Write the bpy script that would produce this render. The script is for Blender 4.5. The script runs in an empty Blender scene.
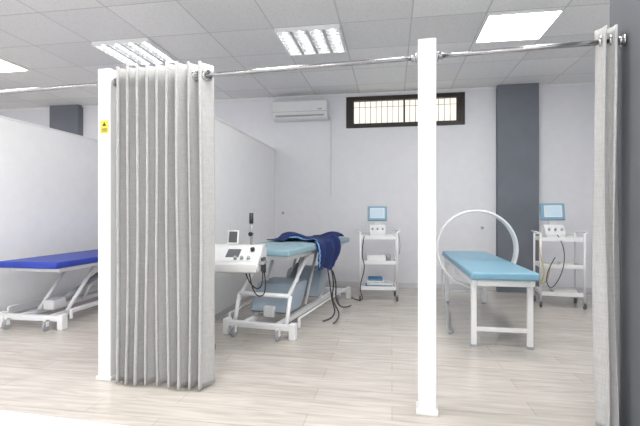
import bpy, bmesh, math, random
from mathutils import Vector, Matrix
random.seed(4)
sc = bpy.context.scene
sc.view_settings.view_transform = 'Standard'
D = bpy.data

# ---------------- materials ----------------
def mat(name, col, rough=0.5, metal=0.0, noise=0.0, nscale=8.0, bump=0.0, bscale=200.0, emit=None, estr=0.0, coat=0.0):
    m = D.materials.new(name); m.use_nodes = True
    nt = m.node_tree; b = nt.nodes['Principled BSDF']
    b.inputs['Roughness'].default_value = rough
    b.inputs['Metallic'].default_value = metal
    b.inputs['Coat Weight'].default_value = coat
    c = (*col, 1)
    tc = nt.nodes.new('ShaderNodeTexCoord')
    n = nt.nodes.new('ShaderNodeTexNoise'); n.inputs['Scale'].default_value = nscale
    nt.links.new(tc.outputs['Object'], n.inputs['Vector'])
    r = nt.nodes.new('ShaderNodeValToRGB')
    k = noise if noise > 0 else 0.015
    r.color_ramp.elements[0].color = tuple(max(0, x*(1-k)) for x in col)+(1,)
    r.color_ramp.elements[1].color = tuple(min(1, x*(1+k)) for x in col)+(1,)
    r.color_ramp.elements[0].position = .3; r.color_ramp.elements[1].position = .7
    nt.links.new(n.outputs['Fac'], r.inputs['Fac'])
    nt.links.new(r.outputs['Color'], b.inputs['Base Color'])
    if bump > 0:
        n2 = nt.nodes.new('ShaderNodeTexNoise'); n2.inputs['Scale'].default_value = bscale
        nt.links.new(tc.outputs['Object'], n2.inputs['Vector'])
        bp = nt.nodes.new('ShaderNodeBump'); bp.inputs['Strength'].default_value = bump
        bp.inputs['Distance'].default_value = 0.002
        nt.links.new(n2.outputs['Fac'], bp.inputs['Height']); nt.links.new(bp.outputs['Normal'], b.inputs['Normal'])
    if emit:
        b.inputs['Emission Color'].default_value = (*emit, 1); b.inputs['Emission Strength'].default_value = estr
    return m

M = {}
M['wall'] = mat('wall_paint', (.78, .785, .825), .7, bump=.1)
M['part'] = mat('partition_panel', (.90, .90, .91), .5)
M['white'] = mat('white_powder_coat', (.82, .825, .835), .3)
M['plastic'] = mat('white_plastic', (.76, .77, .775), .4)
M['grey'] = mat('grey_paint', (.165, .18, .21), .7, noise=.06, nscale=3)
M['pier'] = mat('dark_grey_paint', (.14, .148, .165), .7, noise=.06, nscale=3)
M['chrome'] = mat('brushed_steel', (.45, .45, .46), .22, 1)
M['dark'] = mat('black_plastic', (.03, .03, .035), .4)
M['dgrey'] = mat('dark_rubber', (.12, .12, .13), .6)
M['mgrey'] = mat('grey_plastic', (.36, .38, .41), .45)
M['blue'] = mat('royal_blue_vinyl', (.018, .05, .40), .42, noise=.08)
M['teal'] = mat('pale_blue_vinyl', (.27, .43, .50), .42, noise=.05)
M['teal2'] = mat('light_blue_vinyl', (.21, .41, .54), .42, noise=.05)
M['navy'] = mat('navy_cloth', (.008, .025, .13), .8, noise=.25, nscale=12, bump=.5)
M['trim'] = mat('pale_blue_trim', (.20, .45, .72), .7)
M['cover'] = mat('blue_grey_cover', (.36, .43, .51), .4)
M['screenframe'] = mat('light_blue_plastic', (.20, .36, .48), .35)
M['screen'] = mat('lit_screen', (.42, .54, .61), .2, emit=(.6, .75, .85), estr=.2)
M['brown'] = mat('dark_brown_wood', (.025, .017, .015), .45, noise=.2)
M['bar'] = mat('grille_bar_paint', (.36, .33, .28), .5)
M['yellow'] = mat('yellow_sticker', (.75, .62, .05), .5)
M['ycable'] = mat('yellow_cable', (.6, .5, .2), .5)
M['towel'] = mat('blue_towel', (.08, .22, .42), .9, noise=.2, bump=.6, bscale=120)
M['wtowel'] = mat('white_towel', (.72, .73, .74), .9, noise=.05, bump=.6, bscale=120)
M['base'] = mat('skirting_grey', (.62, .62, .65), .5)
M['alu'] = mat('louver_aluminium', (.55, .56, .57), .4, .3)
M['tube'] = mat('lamp_tube', (1, 1, 1), .5, emit=(1, .99, .96), estr=10)
M['panel'] = mat('lamp_diffuser', (1, 1, 1), .5, emit=(1, .99, .965), estr=25)
M['cardboard'] = mat('off_white_box', (.7, .7, .68), .6)

def fabric():
    m = D.materials.new('grey_linen'); m.use_nodes = True
    nt = m.node_tree; b = nt.nodes['Principled BSDF']; b.inputs['Roughness'].default_value = .7
    b.inputs['Sheen Weight'].default_value = .15
    tc = nt.nodes.new('ShaderNodeTexCoord')
    mp = nt.nodes.new('ShaderNodeMapping'); mp.inputs['Scale'].default_value = (120, 120, 18)
    n = nt.nodes.new('ShaderNodeTexNoise'); n.inputs['Scale'].default_value = 1; n.inputs['Detail'].default_value = 4
    mp2 = nt.nodes.new('ShaderNodeMapping'); mp2.inputs['Scale'].default_value = (12, 12, 220)
    n2 = nt.nodes.new('ShaderNodeTexNoise'); n2.inputs['Scale'].default_value = 1
    for a, q in ((mp, n), (mp2, n2)):
        nt.links.new(tc.outputs['Object'], a.inputs['Vector']); nt.links.new(a.outputs['Vector'], q.inputs['Vector'])
    ad = nt.nodes.new('ShaderNodeMath'); ad.operation = 'ADD'
    nt.links.new(n.outputs['Fac'], ad.inputs[0]); nt.links.new(n2.outputs['Fac'], ad.inputs[1])
    hf = nt.nodes.new('ShaderNodeMath'); hf.operation = 'MULTIPLY'; hf.inputs[1].default_value = .5
    nt.links.new(ad.outputs[0], hf.inputs[0])
    r = nt.nodes.new('ShaderNodeValToRGB')
    r.color_ramp.elements[0].position = .32; r.color_ramp.elements[1].position = .68
    r.color_ramp.elements[0].color = (.40, .40, .398, 1); r.color_ramp.elements[1].color = (.52, .52, .518, 1)
    nt.links.new(hf.outputs[0], r.inputs['Fac']); nt.links.new(r.outputs['Color'], b.inputs['Base Color'])
    bp = nt.nodes.new('ShaderNodeBump'); bp.inputs['Strength'].default_value = .25; bp.inputs['Distance'].default_value = .002
    nt.links.new(hf.outputs[0], bp.inputs['Height']); nt.links.new(bp.outputs['Normal'], b.inputs['Normal'])
    return m
M['linen'] = fabric()

def floor_mat():
    m = D.materials.new('laminate_planks'); m.use_nodes = True
    nt = m.node_tree; b = nt.nodes['Principled BSDF']; b.inputs['Roughness'].default_value = .22
    tc = nt.nodes.new('ShaderNodeTexCoord')
    br = nt.nodes.new('ShaderNodeTexBrick'); br.offset = .37
    br.inputs['Scale'].default_value = 1; br.inputs['Brick Width'].default_value = 1.45; br.inputs['Row Height'].default_value = .21
    br.inputs['Mortar Size'].default_value = .002
    br.inputs['Color1'].default_value = (.625, .585, .54, 1); br.inputs['Color2'].default_value = (.565, .525, .48, 1)
    br.inputs['Mortar'].default_value = (.41, .375, .34, 1)
    nt.links.new(tc.outputs['Object'], br.inputs['Vector'])
    mp = nt.nodes.new('ShaderNodeMapping'); mp.inputs['Scale'].default_value = (1.6, 16, 1)
    n = nt.nodes.new('ShaderNodeTexNoise'); n.inputs['Scale'].default_value = 1.6; n.inputs['Detail'].default_value = 6; n.inputs['Distortion'].default_value = .8
    nt.links.new(tc.outputs['Object'], mp.inputs['Vector']); nt.links.new(mp.outputs['Vector'], n.inputs['Vector'])
    r = nt.nodes.new('ShaderNodeValToRGB'); r.color_ramp.elements[0].position = .3; r.color_ramp.elements[1].position = .7
    r.color_ramp.elements[0].color = (.81, .79, .77, 1); r.color_ramp.elements[1].color = (1.06, 1.06, 1.06, 1)
    nt.links.new(n.outputs['Fac'], r.inputs['Fac'])
    mx = nt.nodes.new('ShaderNodeMixRGB'); mx.blend_type = 'MULTIPLY'; mx.inputs['Fac'].default_value = 1
    nt.links.new(br.outputs['Color'], mx.inputs['Color1']); nt.links.new(r.outputs['Color'], mx.inputs['Color2'])
    nt.links.new(mx.outputs['Color'], b.inputs['Base Color'])
    return m

def ceil_mat():
    m = D.materials.new('ceiling_tiles'); m.use_nodes = True
    nt = m.node_tree; b = nt.nodes['Principled BSDF']; b.inputs['Roughness'].default_value = .6
    tc = nt.nodes.new('ShaderNodeTexCoord')
    mp = nt.nodes.new('ShaderNodeMapping'); mp.inputs['Location'].default_value = (1.34+.775*40, -4.75+.775*40, 0)
    br = nt.nodes.new('ShaderNodeTexBrick'); br.offset = 0; br.squash = 1
    br.inputs['Scale'].default_value = 1; br.inputs['Brick Width'].default_value = .775; br.inputs['Row Height'].default_value = .775
    br.inputs['Mortar Size'].default_value = .008
    br.inputs['Color1'].default_value = (.83, .835, .845, 1); br.inputs['Color2'].default_value = (.74, .745, .755, 1)
    br.inputs['Mortar'].default_value = (.57, .58, .59, 1)
    nt.links.new(tc.outputs['Object'], mp.inputs['Vector']); nt.links.new(mp.outputs['Vector'], br.inputs['Vector'])
    n = nt.nodes.new('ShaderNodeTexNoise'); n.inputs['Scale'].default_value = 60
    nt.links.new(tc.outputs['Object'], n.inputs['Vector'])
    r = nt.nodes.new('ShaderNodeValToRGB'); r.color_ramp.elements[0].position = .35; r.color_ramp.elements[1].position = .5
    r.color_ramp.elements[0].color = (.9, .9, .9, 1); r.color_ramp.elements[1].color = (1, 1, 1, 1)
    nt.links.new(n.outputs['Fac'], r.inputs['Fac'])
    mx = nt.nodes.new('ShaderNodeMixRGB'); mx.blend_type = 'MULTIPLY'; mx.inputs['Fac'].default_value = 1
    nt.links.new(br.outputs['Color'], mx.inputs['Color1']); nt.links.new(r.outputs['Color'], mx.inputs['Color2'])
    nt.links.new(mx.outputs['Color'], b.inputs['Base Color'])
    return m

def frosted():
    m = D.materials.new('frosted_window_glass'); m.use_nodes = True
    nt = m.node_tree; b = nt.nodes['Principled BSDF']
    t = nt.nodes.new('ShaderNodeBsdfTranslucent'); t.inputs['Color'].default_value = (1, .97, .90, 1)
    mix = nt.nodes.new('ShaderNodeMixShader'); mix.inputs[0].default_value = .82
    b.inputs['Base Color'].default_value = (.85, .82, .75, 1)
    nt.links.new(b.outputs[0], mix.inputs[1]); nt.links.new(t.outputs[0], mix.inputs[2])
    nt.links.new(mix.outputs[0], nt.nodes['Material Output'].inputs['Surface'])
    return m
M['floor'] = floor_mat(); M['ceil'] = ceil_mat(); M['frost'] = frosted()

# ---------------- builders ----------------
def link(o, parent=None):
    sc.collection.objects.link(o)
    if parent: o.parent = parent
    return o

def empty(name, loc, rz=0):
    e = D.objects.new(name, None); e.empty_display_size = .1
    e.location = loc; e.rotation_euler = (0, 0, math.radians(rz))
    return link(e)

def boxes(name, lst, m, parent=None, bevel=0.0, rot=None, loc=(0, 0, 0), seg=2):
    """lst of (x0,x1,y0,y1,z0,z1)"""
    bm = bmesh.new()
    for (x0, x1, y0, y1, z0, z1) in lst:
        vs = [bm.verts.new(p) for p in [(x0,y0,z0),(x1,y0,z0),(x1,y1,z0),(x0,y1,z0),(x0,y0,z1),(x1,y0,z1),(x1,y1,z1),(x0,y1,z1)]]
        for f in [(0,3,2,1),(4,5,6,7),(0,1,5,4),(1,2,6,5),(2,3,7,6),(3,0,4,7)]:
            bm.faces.new([vs[i] for i in f])
    if bevel > 0:
        bmesh.ops.bevel(bm, geom=bm.edges[:], offset=bevel, segments=seg, affect='EDGES', profile=.5)
    me = D.meshes.new(name); bm.to_mesh(me); bm.free()
    me.materials.append(m)
    if bevel > 0:
        for p in me.polygons: p.use_smooth = True
    o = D.objects.new(name, me); o.location = loc
    if rot: o.rotation_euler = [math.radians(a) for a in rot]
    link(o, parent)
    if bevel > 0:
        wn = o.modifiers.new('wn', 'WEIGHTED_NORMAL'); wn.keep_sharp = True
    return o

def tubes(name, paths, r, m, parent=None, smooth=False, res=4, cyclic=False):
    cu = D.curves.new(name, 'CURVE'); cu.dimensions = '3D'; cu.bevel_depth = r; cu.bevel_resolution = res; cu.use_fill_caps = True
    cu.resolution_u = 8
    for pts in paths:
        if smooth:
            sp = cu.splines.new('NURBS'); sp.points.add(len(pts)-1)
            for q, p in zip(sp.points, pts): q.co = (*p, 1)
            sp.order_u = 3; sp.use_endpoint_u = not cyclic
        else:
            sp = cu.splines.new('POLY'); sp.points.add(len(pts)-1)
            for q, p in zip(sp.points, pts): q.co = (*p, 1)
        sp.use_cyclic_u = cyclic
    tmp = D.objects.new(name+'_c', cu)
    sc.collection.objects.link(tmp); bpy.context.view_layer.update()
    me = D.meshes.new_from_object(tmp.evaluated_get(bpy.context.evaluated_depsgraph_get()))
    D.objects.remove(tmp); D.curves.remove(cu)
    me.name = name; me.materials.clear(); me.materials.append(m)
    for p in me.polygons: p.use_smooth = True
    o = D.objects.new(name, me)
    return link(o, parent)

def cyls(name, lst, m, parent=None, seg=20):
    """lst of (p0,p1,r)"""
    bm = bmesh.new()
    for p0, p1, r in lst:
        p0 = Vector(p0); p1 = Vector(p1); d = p1-p0
        mt = Matrix.Translation((p0+p1)/2) @ d.to_track_quat('Z', 'Y').to_matrix().to_4x4()
        bmesh.ops.create_cone(bm, cap_ends=True, segments=seg, radius1=r, radius2=r, depth=d.length, matrix=mt)
    me = D.meshes.new(name); bm.to_mesh(me); bm.free(); me.materials.append(m)
    for p in me.polygons: p.use_smooth = len(p.vertices) == 4
    o = D.objects.new(name, me)
    return link(o, parent)

def prism(name, prof, x0, x1, m, parent=None, bevel=0.0):
    """profile (y,z) extruded along x"""
    bm = bmesh.new()
    a = [bm.verts.new((x0, y, z)) for y, z in prof]; b = [bm.verts.new((x1, y, z)) for y, z in prof]
    n = len(prof)
    bm.faces.new(a[::-1]); bm.faces.new(b)
    for i in range(n): bm.faces.new([a[i], a[(i+1) % n], b[(i+1) % n], b[i]])
    bmesh.ops.recalc_face_normals(bm, faces=bm.faces[:])
    if bevel: bmesh.ops.bevel(bm, geom=bm.edges[:], offset=bevel, segments=3, affect='EDGES')
    me = D.meshes.new(name); bm.to_mesh(me); bm.free(); me.materials.append(m)
    if bevel:
        for p in me.polygons: p.use_smooth = True
    o = D.objects.new(name, me); link(o, parent)
    if bevel: o.modifiers.new('wn', 'WEIGHTED_NORMAL')
    return o

# ---------------- room ----------------
H = 3.41; YB = 7.6; XL = -9.2; XR = 3.5; YF = -1.5
boxes('floor', [(XL, XR, YF, YB, -.1, 0)], M['floor'])
boxes('ceiling', [(XL, XR, YF, YB, H, H+.1)], M['ceil'])
wx0, wx1, wz0, wz1 = -.80, 1.22, 2.80, 3.35
boxes('wall_back', [(XL, wx0, YB, YB+.2, 0, H), (wx1, XR, YB, YB+.2, 0, H), (wx0, wx1, YB, YB+.2, 0, wz0), (wx0, wx1, YB, YB+.2, wz1, H)], M['wall'])
boxes('wall_left', [(XL-.2, XL, YF, YB, 0, H)], M['wall'])
boxes('wall_right', [(XR, XR+.2, YF, YB, 0, H)], M['wall'])
boxes('baseboard_back', [(-2.09, 1.72, YB-.015, YB, 0, .09), (2.35, XR, YB-.015, YB, 0, .09)], M['base'], bevel=.003)
boxes('trim_1', [(-2.09, XR, YB-.03, YB, H-.03, H), (XL, -2.21, YB-.03, YB, H-.03, H)], M['white'])
boxes('wall_pilaster_grey', [(1.72, 2.35, YB-.14, YB, 0, H)], M['grey'])
boxes('wall_pilaster_grey.001', [(-6.64, -6.01, YB-.14, YB, 0, H)], M['grey'])
boxes('wall_pier_right', [(1.365, 2.1, 2.45, 3.0, 0, H)], M['pier'])

# window
w = empty('window_1', ((wx0+wx1)/2, YB, (wz0+wz1)/2))
hw = (wx1-wx0)/2; hh = (wz1-wz0)/2
fr = .075
boxes('frame', [(-hw, hw, -.02, .08, hh-fr, hh), (-hw, hw, -.02, .08, -hh, -hh+fr), (-hw, -hw+fr, -.02, .08, -hh+fr, hh-fr), (hw-fr, hw, -.02, .08, -hh+fr, hh-fr)], M['brown'], w, bevel=.005)
boxes('inner_frame', [(-hw+fr, -hw+fr+.06, 0, .06, -hh+fr, hh-fr), (hw-fr-.06, hw-fr, 0, .06, -hh+fr, hh-fr), (-.015, .015, 0, .06, -hh+fr, hh-fr)], M['brown'], w)
boxes('glass', [(-hw+fr, hw-fr, .085, .09, -hh+fr, hh-fr)], M['frost'], w)
bars = []
n = 18
for i in range(1, n):
    x = -hw+fr+.06+(2*hw-2*fr-.12)*i/n
    bars.append(((x, .07, -hh+fr), (x, .07, hh-fr), .006))
bars.append(((-hw+fr, .07, .1), (hw-fr, .07, .1), .005))
cyls('security_bars', bars, M['bar'], w, 8)

# partitions
def partition(name, x, y0, y1, z):
    e = empty(name, (x, 0, 0))
    boxes('panel', [(-.05, .05, y0, y1, .0, z)], M['part'], e)
    boxes('cap', [(-.06, .06, y0, y1, z, z+.025)], M['white'], e, bevel=.004)
    boxes('skirting', [(.05, .058, y0, y1, 0, .07), (-.058, -.05, y0, y1, 0, .07)], M['base'], e)
    return e
partition('wall_partition', -2.16, 3.2, YB-.001, 2.44)
partition('wall_partition.001', -4.67, 3.4, YB-.001, 2.44)

# posts
PX = -2.205
def post(loc, rz, w=.115):
    e = empty('support_post', loc, rz)
    boxes('shaft', [(-w/2, w/2, -w/2, w/2, 0.0, 2.425)], M['white'], e, bevel=.006)
    boxes('foot_plate', [(-w/2-.012, w/2+.012, -w/2-.012, w/2+.012, 0, .03)], M['white'], e, bevel=.004)
    return e
p1 = post((PX, 3.08, 0), -4.2)
p2 = post((.227, 2.90, 0), -4.2)
st = empty('safety_sticker', (PX, 3.08, 0), -4.2)
boxes('plate', [(-.03, .04, -.0615, -.0585, 1.92, 2.02)], M['yellow'], st)
bm = bmesh.new()
for tri in [[(-.015, 1.975), (.025, 1.975), (.005, 2.008)]]:
    bm.faces.new([bm.verts.new((x, -.0618, z)) for x, z in tri])
me = D.meshes.new('triangle'); bm.to_mesh(me); bm.free(); me.materials.append(M['dark']); link(D.objects.new('triangle', me), st)
boxes('line', [(-.019, .029, -.0618, -.0616, 1.948, 1.956), (-.019, .029, -.0618, -.0616, 1.934, 1.941)], M['dark'], st)

# rail line
def rail_y(x): return 2.917-.0739*x
RZ = 2.325
def curtain_rail(name, x0, x1):
    e = empty(name, (0, 0, 0))
    a = Vector((x0, rail_y(x0), RZ)); b = Vector((x1, rail_y(x1), RZ))
    d = (b-a).normalized()
    cyls('pipe', [(a, b, .016)], M['chrome'], e)
    cyls('flange', [(a, a+d*.012, .036), (b-d*.012, b, .036), (a, a+d*.04, .023), (b-d*.04, b, .023)], M['chrome'], e)
curtain_rail('curtain_rail', PX+.06, .166)
curtain_rail('curtain_rail.001', .288, 1.362)
curtain_rail('curtain_rail.002', -7.0, PX-.06)

# curtains
def curtain(name, x0, x1, nf, amp, ztop, zbot, seed, flare=0.0, rings=(), off=0.0):
    rnd = random.Random(seed)
    e = empty(name, (0, 0, 0))
    dirv = Vector((1, -.0739, 0)).normalized(); nrm = Vector((-dirv.y, dirv.x, 0))
    L = (x1-x0)/dirv.x
    org = Vector((x0, rail_y(x0), 0))
    NU = nf*24; NV = 60
    ph = [rnd.uniform(-.6, .6) for _ in range(nf+2)]
    am = [rnd.uniform(.65, 1.25) for _ in range(nf+2)]
    bm = bmesh.new(); g = []
    def pt(u, v):
        t = u*nf; i = int(min(t, nf-1e-6)); f = t-i
        a = am[i]*(1-f)+am[i+1]*f; p = ph[i]*(1-f)+ph[i+1]*f
        w1 = min(1, v*1.6)
        th = 2*math.pi*t + p*(.5+.5*w1) + math.pi/2
        A = amp*(.88+.12*v)*(1+(a-1)*(.35+.65*w1))
        s = math.sin(th)
        y = A*(math.copysign(abs(s)**.9, s)) + .014*w1*math.sin(3.1*v+u*9)
        y -= off*min(1, max(0, (.86-u)/.1))
        x = u*L + (L/nf)*.22*math.sin(2*th) + .014*w1*math.sin(v*4+u*10+seed) + flare*(u-.3)*v*v
        y *= (1-.08*math.sin(math.pi*v))
        z = ztop+(zbot-ztop)*v + (.006*math.sin(th*1.0) if v > .98 else 0)
        return org+dirv*x+nrm*y+Vector((0, 0, z))
    for j in range(NV+1):
        g.append([bm.verts.new(pt(i/NU, j/NV)) for i in range(NU+1)])
    for j in range(NV):
        for i in range(NU):
            bm.faces.new([g[j][i], g[j+1][i], g[j+1][i+1], g[j][i+1]])
    me = D.meshes.new('cloth'); bm.to_mesh(me); bm.free(); me.materials.append(M['linen'])
    for p in me.polygons: p.use_smooth = True
    o = link(D.objects.new('cloth', me), e)
    s = o.modifiers.new('solid', 'SOLIDIFY'); s.thickness = .003; s.offset = 0
    bm = bmesh.new()
    for k in rings:
        c = org+dirv*(L*k); c.z = RZ
        R, r = .036, .009
        base = []
        for a in range(24):
            th = 2*math.pi*a/24; ring = []
            for b_ in range(8):
                q = 2*math.pi*b_/8
                rad = R+r*math.cos(q)
                ring.append(bm.verts.new(c+(nrm*.75+dirv*.66)*(rad*math.cos(th))+Vector((0, 0, rad*math.sin(th)))+(dirv*.75-nrm*.66)*(r*math.sin(q))))
            base.append(ring)
        for a in range(24):
            for b_ in range(8):
                bm.faces.new([base[a][b_], base[(a+1) % 24][b_], base[(a+1) % 24][(b_+1) % 8], base[a][(b_+1) % 8]])
    me = D.meshes.new('eyelets'); bm.to_mesh(me); bm.free(); me.materials.append(M['chrome'])
    for p in me.polygons: p.use_smooth = True
    link(D.objects.new('eyelets', me), e)
    return e
curtain('privacy_curtain', -2.09, -1.345, 9, .075, 2.41, .02, 3, flare=.03, rings=(.86, .985), off=.04)
curtain('privacy_curtain.001', 1.215, 1.325, 2, .05, 2.40, .02, 8, rings=(.3, .8), off=.02)

# ---------------- ceiling lights ----------------
T = .775
def louver_light(x, y):
    e = empty('louver_ceiling_light', (x+T/2, y+T/2, H))
    h = T/2-.012
    boxes('housing', [(-h, h, -h, -h+.02, -.045, -.001), (-h, h, h-.02, h, -.045, -.001), (-h, -h+.02, -h+.02, h-.02, -.045, -.001), (h-.02, h, -h+.02, h-.02, -.045, -.001), (-h+.02, h-.02, -h+.02, h-.02, -.004, -.001)], M['white'], e)
    sl = []
    for i in range(1, 8):
        p = -h+2*h*i/8
        sl.append((-h+.02, h-.02, p-.006, p+.006, -.043, -.008))
    for i in range(1, 4):
        p = -h+2*h*i/4.0
        sl.append((p-.018, p+.018, -h+.02, h-.02, -.044, -.010))
    boxes('louvers', sl, M['alu'], e)
    cyls('tubes', [((-h*.75+k*h*.5, -h+.04, -.018), (-h*.75+k*h*.5, h-.04, -.018), .012) for k in range(4)], M['tube'], e, 10)
def panel_light(x, y):
    e = empty('ceiling_panel_light', (x+T/2, y+T/2, H))
    h = T/2-.012
    boxes('frame', [(-h, h, -h, -h+.02, -.03, -.001), (-h, h, h-.02, h, -.03, -.001), (-h, -h+.02, -h+.02, h-.02, -.03, -.001), (h-.02, h, -h+.02, h-.02, -.03, -.001)], M['white'], e)
    boxes('diffuser', [(-h+.02, h-.02, -h+.02, h-.02, -.024, -.001)], M['panel'], e)
for k, kind in ((0, 'l'), (3, 'p'), (-3, 'l'), (-6, 'p')):
    (louver_light if kind == 'l' else panel_light)(-1.34+T*k, 4.75)
for k in (-6, -3, 0, 3):  # extra panel rows out of view, added to brighten the bays and room
    for yy in (4.75-T*3, 4.75-T*7):
        panel_light(-1.34+T*k, yy)

# ---------------- air conditioner ----------------
ac = empty('air_conditioner', (-1.60, YB, 3.12))
prism('body', [(-.001, -.17), (-.001, .17), (-.20, .17), (-.235, .14), (-.245, -.04), (-.20, -.15), (-.15, -.17)], -.49, .49, M['plastic'], ac, bevel=.008)
boxes('vent_slot', [(-.43, .43, -.238, -.20, -.125, -.10)], M['mgrey'], ac)
boxes('panel_line', [(-.485, .485, -.2475, -.24, -.045, -.04)], M['mgrey'], ac)
boxes('display', [(.33, .40, -.2475, -.24, -.02, .0)], M['mgrey'], ac)
tubes('conduit', [[(.49, -.03, -.10), (.53, -.03, -.12), (.535, -.02, -.3), (.535, -.02, -1.5)]], .012, M['plastic'], ac)

# wall sockets
for i, (x, z) in enumerate([(-1.95, 1.30), (1.50, 1.05), (2.6, 1.2)]):
    s = empty('wall_socket', (x, YB, z))
    boxes('plate', [(-.045, .045, -.012, -.001, -.045, .045)], M['plastic'], s, bevel=.004)
    cyls('insert', [((0, -.0135, 0), (0, -.011, 0), .026)], M['mgrey'], s)

# ---------------- treatment beds ----------------
def caster(lst_w, lst_f, x, y, r=.045, z0=0.0):
    lst_w.append(((x-.014, y, r+z0), (x+.014, y, r+z0), r))
    lst_f.append((x-.022, x-.016, y-.02, y+.02, r+z0, 2*r+.02+z0)); lst_f.append((x+.016, x+.022, y-.02, y+.02, r+z0, 2*r+.02+z0))
    lst_f.append((x-.022, x+.022, y-.02, y+.02, 2*r+.01+z0, 2*r+.025+z0))

def hydraulic_bed(name, loc, rz, top, vinyl, W=.74, L=2.35, split=True, cover=False):
    e = empty(name, loc, rz)
    t = .075; zb = top-t
    segs = [(-L/2, L/2)] if not split else [(-L/2, .42), (.435, L/2)]
    boxes('mattress', [(-W/2, W/2, a, b, zb, top) for a, b in segs], vinyl, e, bevel=.022, seg=3)
    f = .045
    hx = W/2-.07; hy = L/2-.12
    boxes('upper_frame', [(-hx, -hx+f, -hy, hy, zb-.05, zb-.002), (hx-f, hx, -hy, hy, zb-.05, zb-.002)] + [(-hx+f, hx-f, y-.02, y+.02, zb-.05, zb-.002) for y in (-hy+.02, -.35, .42, hy-.02)], M['white'], e, bevel=.006)
    by = L/2-.08
    bx = W/2
    boxes('base_frame', [(-bx, bx, -by-.035, -by+.035, .09, .15), (-bx, bx, by-.035, by+.035, .09, .15), (-.22, -.16, -by+.035, by-.035, .095, .145), (.16, .22, -by+.035, by-.035, .095, .145)], M['white'], e, bevel=.008)
    boxes('feet', [(sx*bx-.035, sx*bx+.035, sy*by-.045, sy*by+.045, 0, .17) for sx in (-1, 1) for sy in (-1, 1)], M['white'], e, bevel=.012)
    wl, fl = [], []
    for sx in (-1, 1):
        for sy in (-1, 1): caster(wl, fl, sx*(bx-.13), sy*by-.085, .05)
    cyls('caster_wheels', wl, M['mgrey'], e); boxes('caster_forks', fl, M['white'], e)
    arms = []
    zt = zb-.03
    for sx in (-1, 1):
        arms.append(((sx*.19, -by+.30, .14), (sx*.19, -by+.82, zt), .022))
        arms.append(((sx*.19, by-.82, .14), (sx*.19, by-.30, zt), .022))
        arms.append(((sx*.14, -.12, .14), (sx*.14, .35, zt), .018))
    arms.append(((-.2, -by+.82, zt), (.2, -by+.82, zt), .018)); arms.append(((-.2, by-.30, zt), (.2, by-.30, zt), .018))
    cyls('lift_arms', arms, M['white'], e)
    cyls('actuator', [((0, -by+.3, .17), (0, 0, zt-.2), .036), ((0, 0, zt-.2), (0, .25, zt), .018)], M['mgrey'], e)
    boxes('motor', [(-.07, .07, -by+.22, -by+.44, .15, .27)], M['plastic'], e, bevel=.02)
    tubes('pedal_bar', [[(-bx-.03, -by+.1, .20), (-bx-.03, by-.1, .20)], [(bx+.03, -by+.1, .20), (bx+.03, by-.1, .20)]], .011, M['white'], e)
    boxes('pedal_brackets', [(sx*(bx+.03)-.012 if sx > 0 else -bx-.042, sx*(bx+.03)+.012 if sx > 0 else -bx-.018, y-.012, y+.012, .10, .20) for sx in (-1, 1) for y in (-by+.1, by-.1)] , M['white'], e)
    if cover:
        for k, (y0, y1, z0, z1) in enumerate([(-by+.22, -by+.75, .20, .50), (.0, .5, .22, .55)]):
            o = prism('mechanism_cover_%d' % (k+1), [(y0, z0), (y1-.15, z0), (y1+.12, z1), (y0+.22, z1)], -.24, .24, M['cover'], e, bevel=.02)
        cyls('cross_tube', [((-.30, -by+.12, .42), (.30, -by+.12, .42), .024), ((-.30, -by+.12, .42), (-.30, -by+.02, .13), .022), ((.30, -by+.12, .42), (.30, -by+.02, .13), .022)], M['white'], e)
        cyls('side_braces', [((sx*.28, -by+.12, .42), (sx*.28, -by+.75, zt), .02) for sx in (-1, 1)], M['white'], e)
    return e

hydraulic_bed('treatment_bed', (-4.01, 5.38, 0), 0, .755, M['blue'], W=.76, L=2.4)
bx2, by2, rz2 = -1.20, 5.46, -9
bed2 = hydraulic_bed('treatment_bed.001', (bx2, by2, 0), rz2, .93, M['teal'], W=.76, L=2.4, cover=True)

# magnetotherapy bed
mb = empty('magnetotherapy_bed', (1.045, 5.43, 0), 0)
W, L = .62, 2.35
boxes('mattress', [(-W/2, W/2, -L/2, L/2, .665, .74)], M['teal2'], mb, bevel=.022, seg=3)
boxes('frame_rails', [(-.28, -.235, -1.12, 1.12, .60, .66), (.235, .28, -1.12, 1.12, .60, .66), (-.235, .235, -1.12, -1.075, .60, .66), (-.235, .235, 1.075, 1.12, .60, .66)], M['white'], mb, bevel=.006)
lg = []
for sx in (-1, 1):
    for sy in (-1, 1):
        x = sx*.258; y = sy*1.04
        lg.append((x-.025, x+.025, y-.025, y+.025, .02, .62))
lg += [(-.24, .24, sy*1.04-.018, sy*1.04+.018, .15, .19) for sy in (-1, 1)]
boxes('legs', lg, M['white'], mb, bevel=.006)
boxes('foot_caps', [(sx*.258-.03, sx*.258+.03, sy*1.04-.03, sy*1.04+.03, 0, .025) for sx in (-1, 1) for sy in (-1, 1)], M['mgrey'], mb, bevel=.004)
bm = bmesh.new(); NS = 72; rings = []
cy, cz = -.08, .875
prof = [(.435, -.055), (.45, -.065), (.465, -.055), (.465, .055), (.45, .065), (.435, .055)]
for a in range(NS):
    th = 2*math.pi*a/NS
    rings.append([bm.verts.new((r*math.cos(th)-.06, cy+dy, cz+r*math.sin(th))) for r, dy in prof])
for a in range(NS):
    for k in range(6):
        bm.faces.new([rings[a][k], rings[a][(k+1) % 6], rings[(a+1) % NS][(k+1) % 6], rings[(a+1) % NS][k]])
bmesh.ops.recalc_face_normals(bm, faces=bm.faces[:])
me = D.meshes.new('solenoid_hoop'); bm.to_mesh(me); bm.free(); me.materials.append(M['plastic'])
for p in me.polygons: p.use_smooth = True
hoop = link(D.objects.new('solenoid_hoop', me), mb); es = hoop.modifiers.new('es', 'EDGE_SPLIT'); es.split_angle = math.radians(40)
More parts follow.
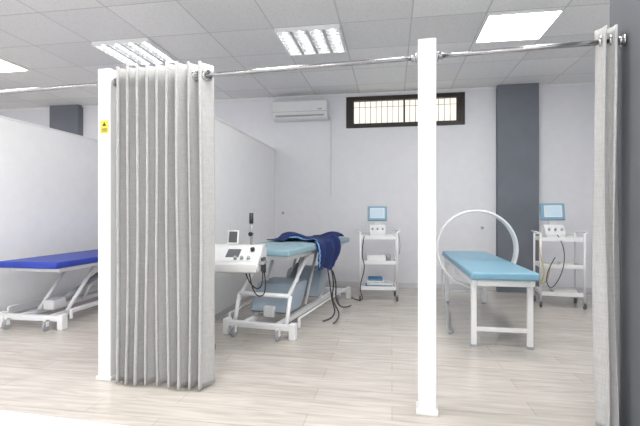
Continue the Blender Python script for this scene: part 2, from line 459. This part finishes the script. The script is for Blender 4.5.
boxes('hoop_carriage', [(-.30, .30, cy-.09, cy+.09, .575, .60)], M['plastic'], mb, bevel=.01)
tubes('hoop_cable', [[(-.45, cy, .62), (-.47, cy-.15, .40), (-.43, cy-.4, .22), (-.48, cy-.6, .015), (-.38, cy-.55, .015), (-.40, cy-.2, .02), (-.3, cy+.5, .012)]], .008, M['mgrey'], mb, smooth=True)

# ---------------- trolleys ----------------
def trolley(name, loc, rz, W, Dp, shelves):
    e = empty(name, loc, rz)
    hx, hy = W/2, Dp/2
    top = shelves[-1]
    posts = [((sx*hx, sy*hy, .10), (sx*hx, sy*hy, top+.09), .014) for sx in (-1, 1) for sy in (-1, 1)]
    cyls('uprights', posts, M['white'], e, 14)
    sh, lip = [], []
    for z in shelves:
        sh.append((-hx+.012, hx-.012, -hy+.012, hy-.012, z-.018, z))
        lip += [(-hx+.012, hx-.012, -hy+.006, -hy+.014, z-.02, z+.035), (-hx+.012, hx-.012, hy-.014, hy-.006, z-.02, z+.035),
                (-hx+.006, -hx+.014, -hy+.012, hy-.012, z-.02, z+.035), (hx-.014, hx-.006, -hy+.012, hy-.012, z-.02, z+.035)]
    boxes('shelf_trays', sh, M['plastic'], e); boxes('shelf_lips', lip, M['white'], e)
    zz = top+.085
    tubes('handles', [[(sx*hx, -hy, zz), (sx*(hx+.045), -hy+.04, zz+.02), (sx*(hx+.045), hy-.04, zz+.02), (sx*hx, hy, zz)] for sx in (-1, 1)], .011, M['white'], e)
    tubes('back_rail', [[(-hx, hy, zz-.02), (hx, hy, zz-.02)]], .009, M['white'], e)
    wl, fl = [], []
    for sx in (-1, 1):
        for sy in (-1, 1): caster(wl, fl, sx*hx, sy*hy, .036)
    cyls('casters', wl, M['dgrey'], e); boxes('caster_forks', fl, M['mgrey'], e)
    return e
def therapy_unit(name, loc, rz, s=1.0):
    e = empty(name, loc, rz)
    prism('body', [(-.12*s, 0), (.12*s, 0), (.12*s, .19*s), (-.03*s, .20*s), (-.12*s, .08*s)], -.13*s, .13*s, M['plastic'], e, bevel=.012)
    boxes('neck', [(-.05*s, .05*s, .02*s, .08*s, .16*s, .32*s)], M['plastic'], e, bevel=.01)
    boxes('monitor', [(-.155*s, .155*s, -.02, .035, -.12*s, .12*s)], M['screenframe'], e, bevel=.012, loc=(0, .03*s, .38*s), rot=(-12, 0, 0))
    boxes('bezel', [(-.115*s, .115*s, -.0225, -.0195, -.08*s, .085*s)], M['plastic'], e, loc=(0, .03*s, .38*s), rot=(-12, 0, 0))
    boxes('screen', [(-.10*s, .10*s, -.025, -.0215, -.07*s, .075*s)], M['screen'], e, loc=(0, .03*s, .38*s), rot=(-12, 0, 0))
    cyls('knobs', [((x*s, -.075*s, .122*s), (x*s, -.098*s, .147*s), .016*s) for x in (-.08, 0, .08)], M['mgrey'], e, 14)
    return e

S1 = [.18, .56, .93]
t1 = trolley('medical_trolley', (-.21, 6.62, 0), 4, .54, .42, S1)
therapy_unit('electrotherapy_unit', (-.22, 6.62, .931), 4, .95)
t2 = trolley('medical_trolley.001', (2.32, 6.55, 0), -6, .54, .42, S1)
therapy_unit('electrotherapy_unit.001', (2.26, 6.57, .931), -2, 1.02)

e = empty('folded_towels', (-.2, 6.6, .181), 4)
for i, (w_, h_, dx, mm) in enumerate([(.40, .035, 0, 'towel'), (.38, .035, .01, 'wtowel'), (.26, .04, -.05, 'wtowel'), (.22, .03, -.05, 'towel')]):
    boxes('towel_%d' % (i+1), [(-w_/2+dx, w_/2+dx, -.14, .14, i*.036, i*.036+h_)], M[mm], e, bevel=.012)
e = empty('ultrasound_unit', (-.22, 6.58, .561), 4)
prism('case', [(-.13, 0), (.13, 0), (.13, .11), (-.06, .11), (-.13, .04)], -.16, .12, M['plastic'], e, bevel=.01)
boxes('face', [(-.12, .0, -.129, -.127, .008, .032)], M['dgrey'], e)
boxes('side_box', [(.14, .2, -.1, .1, 0, .10)], M['mgrey'], e, bevel=.006)
e = empty('storage_box', (2.38, 6.55, .181), -6)
boxes('box', [(-.15, .15, -.12, .12, 0, .05)], M['cardboard'], e, bevel=.008)
e = empty('applicator_pads', (2.30, 6.53, .561), -6)
boxes('pads', [(-.18, -.02, -.1, .1, 0, .03), (.02, .17, -.12, .08, 0, .05)], M['cardboard'], e, bevel=.01)
tubes('power_cable', [[(-.27, -.15, 1.0), (-.30, -.24, .75), (-.22, -.27, .48), (-.30, -.25, .30), (-.18, -.26, .38), (-.16, -.25, .60)]], .008, M['ycable'], t2, smooth=True)
tubes('lead_cable', [[(-.05, -.15, 1.0), (.02, -.26, .85), (.0, -.26, .50), (-.16, -.26, .22), (-.24, -.27, .45), (-.10, -.26, .70)]], .006, M['dark'], t2, smooth=True)
tubes('power_cable', [[(-.21, -.20, .96), (-.26, -.26, .7), (-.19, -.26, .5), (-.29, -.28, .2), (-.21, -.32, .012), (-.41, -.12, .012), (-.49, .58, .012)]], .007, M['dark'], t1, smooth=True)
tubes('holder_tube', [[(.29, -.17, 1.0), (.33, -.22, .85), (.30, -.22, .70)]], .009, M['mgrey'], t1, smooth=True)

# ---------------- console device on stand, near the curtain ----------------
cd = empty('combined_therapy_console', (-1.44, 3.78, 0), 4)
prism('console', [(-.19, .77), (.19, .77), (.19, 1.00), (.05, 1.0), (-.19, .86)], -.34, .27, M['plastic'], cd, bevel=.015)
boxes('control_panel', [(-.24, .22, -.115, .115, 0, .004)], M['plastic'], cd, loc=(0, -.068, .932), rot=(30.3, 0, 0))
boxes('display', [(-.10, .02, -.06, .06, .004, .008)], M['dgrey'], cd, loc=(.06, -.068, .932), rot=(30.3, 0, 0))
cyls('dials', [((x, -.15, .895), (x, -.162, .915), .015) for x in (.06, .12, .18)], M['mgrey'], cd, 14)
cyls('dials_2', [((.19, -.04, .96), (.19, -.052, .98), .02)], M['dark'], cd, 14)
boxes('raised_display', [(-.11, .0, -.012, .012, 0, .14)], M['plastic'], cd, bevel=.006, loc=(.02, .09, 1.0), rot=(-15, 0, 0))
boxes('raised_screen', [(-.095, -.015, -.014, -.0125, .02, .125)], M['dgrey'], cd, loc=(.02, .09, 1.0), rot=(-15, 0, 0))
cyls('stand', [((-.24, 0, .05), (-.24, 0, .78), .035), ((-.24, -.10, .04), (-.24, .12, .04), .025), ((-.36, 0, .04), (-.22, 0, .04), .025)], M['white'], cd)
cyls('stand_feet', [((-.24, sy, 0), (-.24, sy, .05), .03) for sy in (-.09, .11)], M['dgrey'], cd)
cyls('probe_pole', [((.13, .14, .99), (.13, .14, 1.23), .013)], M['mgrey'], cd)
cyls('probe_head', [((.13, .14, 1.20), (.13, .14, 1.30), .02), ((.13, .10, 1.10), (.13, .14, 1.10), .02)], M['dark'], cd)
boxes('probe_holder', [(.27, .31, -.12, .02, .84, .87)], M['mgrey'], cd, bevel=.005)
cyls('probes', [((.295, -.10, .78), (.295, -.10, .90), .015), ((.295, -.03, .76), (.295, -.03, .90), .015)], M['dark'], cd)
tubes('probe_cables', [[(.295, -.10, .78), (.30, -.1, .66), (.23, -.05, .60), (.13, 0, .68), (.11, 0, .775)], [(.295, -.03, .76), (.32, -.03, .58), (.23, 0, .52), (.15, .05, .62), (.13, .05, .775)]], .006, M['dark'], cd, smooth=True)

# ---------------- blue garment on bed 2 ----------------
def cloth(name, outline_fn, NX, NY, x0, x1, y0, y1, m, parent, top, hw, amp, seed, thick=.012):
    bm = bmesh.new(); g = {}
    def P(x, y):
        z = top+.02+amp*(.5+.5*math.sin(9*x+5*y+seed))*(.5+.5*math.sin(13*y-7*x))
        xx = x
        if x > hw:
            q = x-hw; xx = hw+.02+.02*math.sin(18*y)+.015*math.sin(q*14); z = top+.02-q
        return (xx, y, z)
    for i in range(NX+1):
        for j in range(NY+1):
            g[i, j] = (x0+(x1-x0)*i/NX, y0+(y1-y0)*j/NY)
    vv = {}
    def gv(i, j):
        if (i, j) not in vv: vv[i, j] = bm.verts.new(P(*g[i, j]))
        return vv[i, j]
    for i in range(NX):
        for j in range(NY):
            x = x0+(x1-x0)*(i+.5)/NX; y = y0+(y1-y0)*(j+.5)/NY
            if outline_fn(x, y): bm.faces.new([gv(i, j), gv(i+1, j), gv(i+1, j+1), gv(i, j+1)])
    me = D.meshes.new(name); bm.to_mesh(me); bm.free(); me.materials.append(m)
    for p in me.polygons: p.use_smooth = True
    o = link(D.objects.new(name, me), parent)
    s = o.modifiers.new('s', 'SOLIDIFY'); s.thickness = thick; s.offset = 0
    o.modifiers.new('ss', 'SUBSURF').levels = 1
    return o
ga = empty('compression_garment', (bx2, by2, 0), rz2)
def edge(x): return -.05-.55*max(0, x)+.06*math.sin(9*x+.4)
def ofn(x, y):
    if x > .36: return -.42+.2*(x-.36) < y < .60-.7*(x-.36) and x < .74+.05*math.sin(9*y)
    if x > -.12: return edge(x) < y < .95
    return (.30+.25*x < y < .85+.25*x) or (-.22-.25*x < y < .10-.1*x) or (x > -.36 and y > .0 and y < .6)
cloth('garment', ofn, 70, 90, -.40, .82, -.7, 1.1, M['navy'], ga, .93, .385, .08, 2)
def trimfn(x, y): return (-.10 < x < .36 and abs(y-edge(x)-.01) < .013) or (.36 <= x < .70 and abs(y-(-.40+.2*(x-.36))) < .012)
cloth('trim', trimfn, 120, 140, -.40, .80, -.7, .95, M['trim'], ga, .937, .392, .08, 2, .006)
tubes('air_hoses', [[(.40, .0, .60), (.44, -.05, .45), (.50, -.15, .25), (.58, -.2, .03), (.45, -.35, .015)],
                    [(.41, .1, .60), (.48, .05, .42), (.46, -.05, .22), (.62, -.1, .03), (.60, -.4, .015)],
                    [(.42, .15, .55), (.46, .2, .40), (.47, .1, .2), (.5, .3, .02), (.55, .6, .015)]], .009, M['dark'], ga, smooth=True)

# ---------------- foreground desk ----------------
dk = empty('white_desk', (-1.57, .69, 0), -3)
boxes('top', [(-1.2, 1.1, -.38, .38, .71, .75)], M['plastic'], dk, bevel=.012)
boxes('legs', [(sx-.025, sx+.025, sy-.025, sy+.025, 0, .71) for sx in (-1.1, .6) for sy in (-.3, .3)], M['white'], dk, bevel=.004)

# ---------------- light ----------------
wd = D.worlds.new('World'); sc.world = wd; wd.use_nodes = True
bg = wd.node_tree.nodes['Background']; bg.inputs['Color'].default_value = (.97, .98, 1, 1); bg.inputs['Strength'].default_value = 1.8

cam = D.cameras.new('Camera'); cam.sensor_width = 36; cam.lens = 36*430/640
co = link(D.objects.new('Camera', cam)); co.location = (0, 0, 1.3); co.rotation_euler = (math.radians(90), 0, math.radians(9.5))
sc.camera = co
